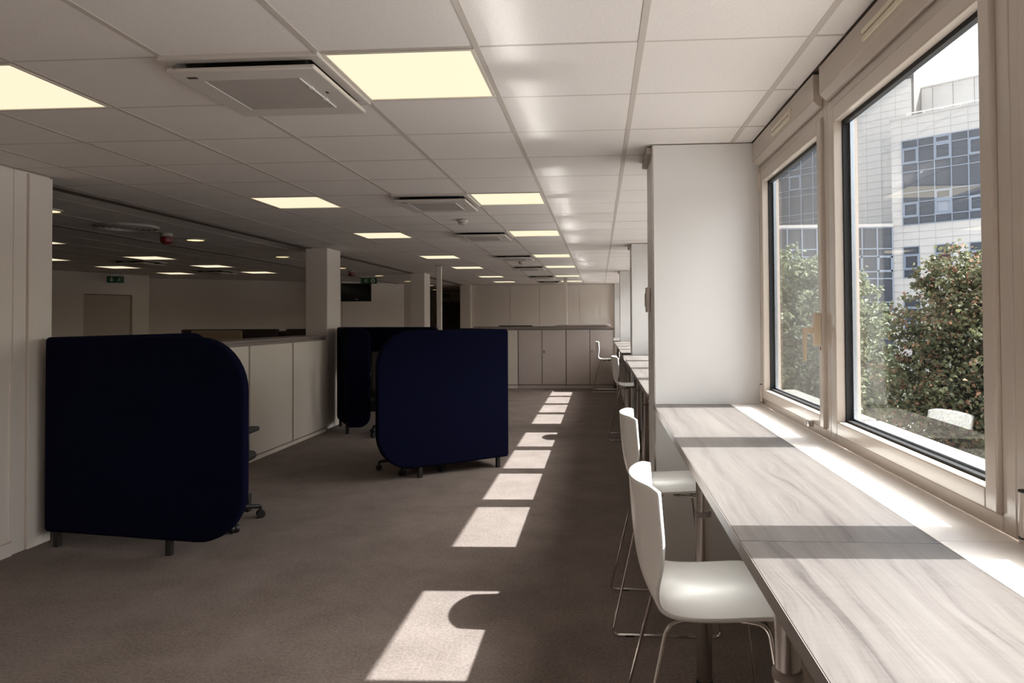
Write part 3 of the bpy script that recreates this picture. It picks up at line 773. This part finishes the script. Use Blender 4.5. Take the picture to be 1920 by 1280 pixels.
# taupe pair in front of the far wall
hinge_cab('storage_cabinet', -1.745, 15.20, 1.025, .45, 1.29, 'taupe two-door cabinet beside the cream cabinet, key lock in its right door', 'taupe two-door cabinets', 0, 2, CABTAUPE, CABEDGE, (1,))
hinge_cab('storage_cabinet', -.715, 15.20, 1.01, .45, 1.29, 'taupe two-door cabinet beside the window tables, behind the farthest stool', 'taupe two-door cabinets', 0, 2, CABTAUPE, CABEDGE, (1,))
hinge_cab('storage_cabinet', -2.84, 15.20, 1.09, .45, 1.29, 'cream fronted cabinet beside the taupe pair, half hidden by a navy pod', None, 0, 1, CABWHITE, CABEDGE)
for i in range(3):
    hinge_cab('storage_cabinet', -2.80 + 1.02 * i, 15.72, 1.015, .43, 1.315, ['cream cabinet standing back to back behind the cream fronted cabinet', 'low cabinet back to back behind the taupe cabinet next to the cream one', 'low cabinet standing behind the taupe cabinet nearest the windows'][i], 'back to back cabinets', 0, 2, CABTAUPE, CABEDGE)
t = thing('tray', 'flat black tray lying on top of the far cabinets', 'tray', (-1.88, 15.95, 1.315))
boxo('tray_base', -.37, .37, -.12, .12, 0, .008, BLACK, t); 
MB().box(-.37, .37, -.12, -.108, .008, .022).box(-.37, .37, .108, .12, .008, .022).box(-.37, -.358, -.108, .108, .008, .022).box(.358, .37, -.108, .108, .008, .022).build('tray_rim', BLACK, t)
for z, l in ((1.315, 'lower thin taupe board lying on the far cabinets near the windows'), (1.332, 'upper thin taupe board lying on the far cabinets near the windows')):
    tag(boxo('shelf_board', -1.02 if z < 1.32 else -.95, .235, 15.76, 16.05, z, z + .016, CABTAUPE, bevel=.002), l, 'shelf board', 'thin boards on the far cabinets')
# cream run in front of the corridor; fronts face +X
runl = ['cream storage unit at the column end of the long low run', 'cream storage unit second from the column in the long low run', 'cream storage unit third from the column, partly behind the left pod', 'cream storage unit at the near end of the run, hidden by the left pod']
for i in range(4):
    y = 9.36 - 1.06 * (i + 1)
    hinge_cab('low_storage_unit', -3.655, y, 1.055, .42, 1.28, runl[i], 'cream low storage units along the corridor', math.pi / 2, 1, CABWHITE, CABEDGE, plinth=.045, gap=.017, top=.062)
# booth sofas beyond the run
def booth(x0, x1, y, label, cushion):
    t = thing('booth_sofa', label, 'sofa', ((x0 + x1) / 2, y, 0), 0, 'high-backed booths beyond the cream run')
    w = (x1 - x0) / 2
    boxo('back_panel', -w, w, 0, .12, .08, 1.335, SOFA, t, bevel=.02)
    boxo('seat', -w, w, .12, .72, .18, .46, SOFA, t, bevel=.03)
    boxo('side_panel', -w, -w + .08, .12, .74, .08, 1.30, SOFA, t, bevel=.02); boxo('side_panel', w - .08, w, .12, .74, .08, 1.30, SOFA, t, bevel=.02)
    for sx in (-1, 1):
        for yy in (.06, .66): boxo('leg', sx * (w - .08) - .02, sx * (w - .08) + .02, yy - .02, yy + .02, 0, .08, LEGBLK, t)
    if cushion: boxo('outer_pad', -w + .22, -w + 1.12, -.07, 0, .30, 1.315, TAN, t, bevel=.02)
booth(-7.3, -5.58, 12.0, 'dark brown high-backed booth with a tan pad, beyond the cream storage run', True)
booth(-5.42, -4.40, 12.0, 'dark brown high-backed booth just left of the near column', False)

# ------------------------------------------------------------------ posts and wall screen
for x, y, lab in ((-2.958, 13.04, 'thin white square service post from floor to ceiling behind the navy pods'), (-.842, 17.7, 'thin white square service post behind the taupe cabinets')):
    t = thing('service_post', lab, 'post', (x, y, 0), 0, 'white service posts')
    boxo('post_shaft', -.043, .043, -.043, .043, .01, C - .01, WALL, t, bevel=.004)
    boxo('base_plate', -.065, .065, -.065, .065, 0, .01, FRAME, t); boxo('top_plate', -.06, .06, -.06, .06, C - .012, C, FRAME, t)
t = thing('wall_screen', 'black flat screen on a bracket on the slanting wall past the near column', 'television', (-6.02, 17.3, 2.17), 0.10)
boxo('screen_bezel', -.37, .37, 0, .05, -.23, .22, BLACK, t, bevel=.006)
boxo('screen_glass', -.35, .35, -.003, .001, -.205, .20, TVB, t)
boxo('status_panel', -.02, .06, -.005, -.002, -.19, -.165, GRILLE, t)
MB().box(-.12, .12, .05, .07, -.1, .1).tube([(0, .06, 0), (-.02, .30, 0), (-.10, 1.22, 0)], .02).build('wall_bracket', BLACK, t, smooth=True)

# ------------------------------------------------------------------ outside
GZ = -5.2
gr = boxo('ground', 1.3, 110, -60, 140, GZ - .2, GZ, GROUND); gr['kind'] = 'structure'
ang = math.radians(42); nrm = Vector((math.sin(ang), math.cos(ang), 0)); Dv = Vector((nrm.y, -nrm.x, 0))
S = 2.0                                             # facade survey was made at half scale
def fz(z): return H + S * (z - H)
bld = thing('office_building', 'pale stone clad office block with blue framed windows across the street', 'building', (0, 0, GZ))
RZ = math.atan2(Dv.y, Dv.x)
def fpos(s, K, z): 
    p = Dv * s + nrm * K; return Vector((p.x, p.y, z - GZ))
def fbox(name, s0, s1, k0, k1, z0, z1, m, parent):
    """box in facade axes: s along the wall, k away from the viewer"""
    o = unit_piece(name, m, parent, (0, 0, 0), (1, 1, 1))
    c = fpos((s0 + s1) / 2, (k0 + k1) / 2, (z0 + z1) / 2)
    o.location = c; o.scale = (abs(s1 - s0), abs(k1 - k0), abs(z1 - z0)); o.rotation_euler = (0, 0, RZ)
    return o
KR = 60.0
sR0, sR1 = -11.06 * S, -2.0 * S
gS0, gS1 = -10.64 * S, -7.66 * S
ZTOP = fz(9.40)
fbox('wall_core', sR0, sR1, KR + .12, KR + 9, GZ, ZTOP, JOINT, bld)
fbox('roof_coping', sR0 - .1, sR1, KR - .06, KR + .5, ZTOP, ZTOP + .16, PENT, bld)
gT, gB = fz(8.5), fz(5.13)
mod = (gS1 - gS0) / 5
smallw = [(0, fz(4.25), fz(3.03)), (2, fz(4.25), fz(3.03)), (4, fz(4.25), fz(3.03)), (0, fz(2.19), fz(.87)), (2, fz(2.19), fz(.87)), (4, fz(2.19), fz(.87))]
def blocked(s0, s1, z0, z1):
    if s1 > gS0 + .02 and s0 < gS1 - .02 and z1 > gB + .02 and z0 < gT - .02: return True
    for (k, t_, b_) in smallw:
        a = gS0 + mod * k
        if s1 > a + .02 and s0 < a + mod - .02 and z1 > b_ + .02 and z0 < t_ - .02: return True
    return False
edges_s = [sR0, gS0] + [gS0 + mod * k for k in range(1, 6)] + [gS1 + mod * k for k in range(1, 4)]
cuts = sorted({gT, gB} | {q for w_ in smallw for q in w_[1:]})
zs = []
marks = [-1.5] + [q for q in cuts if q > -1.4] + [ZTOP]
for a, b in zip(marks, marks[1:]):
    n = max(1, round((b - a) / .60)); zs += [a + (b - a) * i / n for i in range(n)]
zs.append(ZTOP)
for s0, s1 in zip(edges_s, edges_s[1:]):
    for z0, z1 in zip(zs, zs[1:]):
        if z1 - z0 < .05 or blocked(s0, s1, z0, z1): continue
        fbox('cladding_panel', s0 + .007, s1 - .007, KR + random.uniform(-.006, .006), KR + .14, z0 + .008, z1 - .008, CONC, bld)
fbox('lower_wall', sR0, gS1 + 3 * mod, KR, KR + .14, GZ, -1.5, CONC, bld)
def glazed(s0, s1, z0, z1, K, vents=(), blinds=(), red=(), fw=.055, parts=None, pane=None):
    """framed window: frame bars as children panes grouped under one window part"""
    w = fbox('facade_window', s0, s1, K + .12, K + .2, z0, z1, BFRAME, bld)
    return w
def window_grid(s_edges, z_edges, K, vents=(), blinds=(), red=(), bar=.07):
    base = bpy.data.objects.new('facade_window', None)
    fr = MB()
    R = Matrix.Rotation(RZ, 4, 'Z')
    s0, s1 = s_edges[0], s_edges[-1]; z0, z1 = min(z_edges), max(z_edges)
    def wb(a, b, k0, k1, c, d): fr.box(a, b, k0, k1, c, d)
    for s in s_edges: wb(s - bar / 2, s + bar / 2, -.06, .10, z0, z1)
    for z in z_edges: wb(s0 - bar / 2, s1 + bar / 2, -.055, .095, z - bar / 2, z + bar / 2)
    for (i, j) in vents:
        a, b = s_edges[i], s_edges[i + 1]; c, d = sorted((z_edges[j], z_edges[j + 1])); e = .15
        wb(a, a + e, -.075, .05, c, d); wb(b - e, b, -.075, .05, c, d); wb(a + e, b - e, -.075, .05, c, c + e); wb(a + e, b - e, -.075, .05, d - e, d)
    o = fr.build('facade_window', BFRAME, bld)
    p = Dv * 0 + nrm * K
    o.location = (p.x, p.y, -GZ); o.rotation_euler = (0, 0, RZ)
    for i in range(len(s_edges) - 1):
        for j in range(len(z_edges) - 1):
            a, b = s_edges[i], s_edges[i + 1]; c, d = sorted((z_edges[j], z_edges[j + 1]))
            m = BPANEB if (i, j) in blinds else BPANER if (i, j) in red else BPANE
            q = unit_piece('pane', m, o, ((a + b) / 2, .06, (c + d) / 2), (b - a - .02, .02, d - c - .02))
    return o
sE = [gS0 + mod * k for k in range(6)]
window_grid(sE, [fz(v) for v in (8.5, 8.19, 7.57, 7.24, 6.40, 6.01, 5.44, 5.13)], KR, vents=[(0, 1), (2, 0), (2, 1), (4, 1), (0, 5), (2, 4), (2, 5), (4, 5)], blinds=[(2, 5)])
for k, t_, b_ in smallw:
    a = gS0 + mod * k; hgt = t_ - b_
    window_grid([a, a + mod], [t_, t_ - .25 * hgt, t_ - .74 * hgt, b_], KR, vents=[(0, 1)], red=[(0, 1)] if k else [])
# set-back roof wall with railing
PK = KR + 8
fbox('roof_wall_core', -11.57 * S, -2.0 * S, PK + .12, PK + 6, ZTOP, fz(11.65), PENT, bld)
for k in range(7):
    a = -11.57 * S + k * 1.65
    for z0, z1 in ((ZTOP, fz(10.4)), (fz(10.4), fz(11.65))): fbox('roof_panel', a + .02, a + 1.63, PK, PK + .14, z0 + .015, z1 - .015, PENT, bld)
fbox('roof_edge', -11.6 * S, -2.0 * S, PK - .1, PK + .4, fz(11.65), fz(11.65) + .12, JOINT, bld)
rl = MB(); zr = ZTOP + .55
for s in [sR0 + 1.0 + 1.3 * i for i in range(8)]: rl.box(s - .02, s + .02, .7, .74, ZTOP, zr)
rl.box(sR0 + 1.0, sR0 + 10.2, .69, .75, zr - .03, zr + .03)
o = rl.build('roof_railing', WHITEM, bld); p = nrm * KR; o.location = (p.x, p.y, -GZ); o.rotation_euler = (0, 0, RZ)
# left wing, set back, with a large glazed grid
KL = KR + 6
lS0, lS1 = -22.5 * S, -11.2 * S
fbox('wall_core', lS0, lS1, KL + .12, KL + 8, GZ, fz(12.26), ENDW, bld)
fbox('roof_coping', lS0, lS1 + .1, KL - .06, KL + .5, fz(12.26), fz(12.26) + .15, JOINT, bld)
lg0, lg1 = -18.9 * S, -15.2 * S
lmod = 1.225
se = [lg1 - lmod * k for k in range(7)][::-1]
window_grid(se, [fz(v) for v in (9.75, 8.72, 8.42, 7.72, 7.42, 6.5, 6.2, 5.9)], KL, vents=[(3, 2)], blinds=[])
zl = [5.0 + .62 * i for i in range(29)]
for s0 in [lg1 + 1.3 * i for i in range(7)]:
    s1 = min(s0 + 1.3, lS1)
    if s1 - s0 < .2: continue
    for z0, z1 in zip(zl, zl[1:]):
        if z0 > fz(12.2): break
        fbox('cladding_panel', s0 + .007, s1 - .007, KL + random.uniform(-.006, .006), KL + .14, z0 + .008, min(z1, fz(12.26)) - .012, CONC, bld)
fbox('upper_cladding', lS0, lg1, KL, KL + .14, fz(9.75), fz(12.26), CONC, bld)
# low glazed block in front, facing straight up the street
YL = 29.655 * S
lo = lambda name, x0, x1, y0, y1, z0, z1, m: unit_piece(name, m, bld, ((x0 + x1) / 2, (y0 + y1) / 2, (z0 + z1) / 2 - GZ), (x1 - x0, y1 - y0, z1 - z0))
XR = 11.85 * S; ZL = fz(5.11)
lo('wall_core', 5.5 * S, XR, YL + .1, YL + 5, GZ, ZL, JOINT)
lo('roof_coping', 5.5 * S, XR, YL - .15, YL + 5, ZL, ZL + .25, CONC)
ledges = [XR - .05 - 1.19 * k for k in range(10)][::-1]
zed = [ZL - .05, fz(4.23), fz(3.93), fz(3.3), fz(3.02), fz(2.07), fz(1.81), fz(1.1), fz(.6), fz(-.3)]
fr = MB()
for x in ledges: fr.box(x - .05, x + .05, -.06, .08, zed[-1], zed[0])
for z in zed: fr.box(ledges[0], ledges[-1], -.055, .075, z - .05, z + .05)
for i in (0, 2, 4, 6, 8):
    for j in (2, 6):
        a, b, c_, d = ledges[i], ledges[i + 1], zed[j + 1], zed[j]; e = .14
        fr.box(a, a + e, -.075, .03, c_, d).box(b - e, b, -.075, .03, c_, d).box(a, b, -.075, .03, c_, c_ + e).box(a, b, -.075, .03, d - e, d)
o = fr.build('facade_window', BFRAME, bld); o.location = (0, YL, -GZ)
for a, b in zip(ledges, ledges[1:]):
    for d, c_ in zip(zed, zed[1:]): unit_piece('pane', BPANE, o, ((a + b) / 2, .05, (c_ + d) / 2), (b - a - .02, .02, d - c_ - .02))

# trees
def tree(name, label, base, blobs, nleaf, cols, size, trunk_r):
    t = thing(name, label, 'tree', (base[0], base[1], GZ), 0, 'trees outside the windows')
    B = Vector((base[0], base[1], GZ))
    W = [(b[3] ** 2.2) for b in blobs]; tot = sum(W)
    rnd = random.Random(len(blobs) * 7 + nleaf)
    V, Fc, Cl = [], [], []
    for b, w in zip(blobs, W):
        n = int(nleaf * w / tot); c0 = Vector(b[:3]) - B; R = b[3]
        # leaves gather in twig clumps on the blob
        clumps = [Vector((rnd.gauss(0, 1), rnd.gauss(0, 1), rnd.gauss(0, 1) * .9)).normalized() * R * (rnd.random() ** .35) for _ in range(max(6, n // 16))]
        for i in range(n):
            k = clumps[rnd.randrange(len(clumps))]
            p = c0 + k + Vector((rnd.gauss(0, 1), rnd.gauss(0, 1), rnd.gauss(0, .8))) * R * .09
            d = Vector((rnd.gauss(0, 1), rnd.gauss(0, 1), rnd.gauss(-.5, .6))).normalized()
            u = d.cross(Vector((rnd.gauss(0, 1), rnd.gauss(0, 1), rnd.gauss(0, 1)))).normalized()
            s = size * rnd.uniform(.65, 1.25); nn = d.cross(u) * s * .16
            i0 = len(V)
            V += [p, p + d * s * .45 + u * s * .36 - nn, p + d * s, p + d * s * .45 - u * s * .36 - nn, p + d * s * .5]
            Fc += [(i0, i0 + 1, i0 + 4), (i0 + 1, i0 + 2, i0 + 4), (i0 + 2, i0 + 3, i0 + 4), (i0 + 3, i0, i0 + 4)]
            q = rnd.random(); acc = 0
            for wgt, col in cols:
                acc += wgt
                if q <= acc: break
            f = rnd.uniform(.75, 1.25); Cl += [(col[0] * f, col[1] * f, col[2] * f, 1)] * 5
    me = bpy.data.meshes.new('foliage'); me.from_pydata(V, [], Fc); me.materials.append(LEAF)
    ca = me.color_attributes.new('leaf_colour', 'FLOAT_COLOR', 'POINT')
    ca.data.foreach_set('color', [x for c in Cl for x in c])
    o = bpy.data.objects.new('foliage', me); place(o, t); o['kind'] = 'stuff'
    top = sum((Vector(b[:3]) for b in blobs), Vector()) / len(blobs) - B
    MB().tube([(0, 0, 0), (trunk_r * .5, 0, top.z * .35), (top.x * .4, top.y * .4, top.z * .7), (top.x, top.y, top.z)], trunk_r, 10).build('trunk', BARK, t, smooth=True)
    for b in blobs:
        c0 = Vector(b[:3]) - B; st_ = Vector((top.x * .4, top.y * .4, top.z * rnd.uniform(.5, .75)))
        MB().tube([st_, st_.lerp(c0, .5) + Vector((rnd.uniform(-.1, .1), rnd.uniform(-.1, .1), .12)), c0], trunk_r * .28, 6).build('branch', BARK, t, smooth=True)
    return t
G1, G2, G3 = (.145, .150, .078), (.165, .165, .098), (.085, .095, .056)
OR, RD = (.38, .215, .13), (.27, .14, .09)
tree('maple_tree', 'dark green tree with scattered orange leaves outside the large window pane', (5.9, 11.2),
     [(5.3, 11.0, 2.0, .55), (5.75, 10.9, 2.1, .5), (6.3, 11.2, 1.9, .75), (4.95, 11.0, 1.35, .62), (5.6, 10.9, 1.2, .85), (6.4, 11.0, .9, 1.0), (4.75, 11.1, .55, .62), (5.4, 10.9, .2, .95), (6.3, 10.9, -.2, 1.1),
      (4.7, 11.1, -.35, .75), (5.5, 10.9, -.9, 1.0), (6.3, 11.0, -1.3, 1.1), (4.9, 11.2, -1.4, .8), (4.95, 11.0, 2.12, .28)],
     52000, [(.42, G1), (.24, G2), (.22, G3), (.08, OR), (.06, RD)], .074, .16)
L1, L2, L3 = (.155, .18, .11), (.22, .245, .155), (.09, .11, .068)
tree('lime_tree', 'pale green sunlit tree outside the small window pane', (5.0, 15.6),
     [(4.0, 15.2, 2.35, .62), (4.6, 15.1, 2.1, .7), (5.2, 15.3, 1.9, .6), (3.8, 15.0, 1.5, .75), (4.7, 15.0, 1.2, .9), (5.5, 15.2, 1.1, .62), (5.75, 15.3, 1.55, .35), (3.9, 15.0, .5, .8), (4.8, 15.0, .2, 1.0), (5.6, 15.1, .2, .7), (4.2, 15.0, -.7, .95), (5.3, 15.1, -.8, .9), (3.4, 15.2, 1.9, .6), (3.2, 15.2, .6, .8)],
     34000, [(.4, L1), (.35, L2), (.25, L3)], .10, .14)
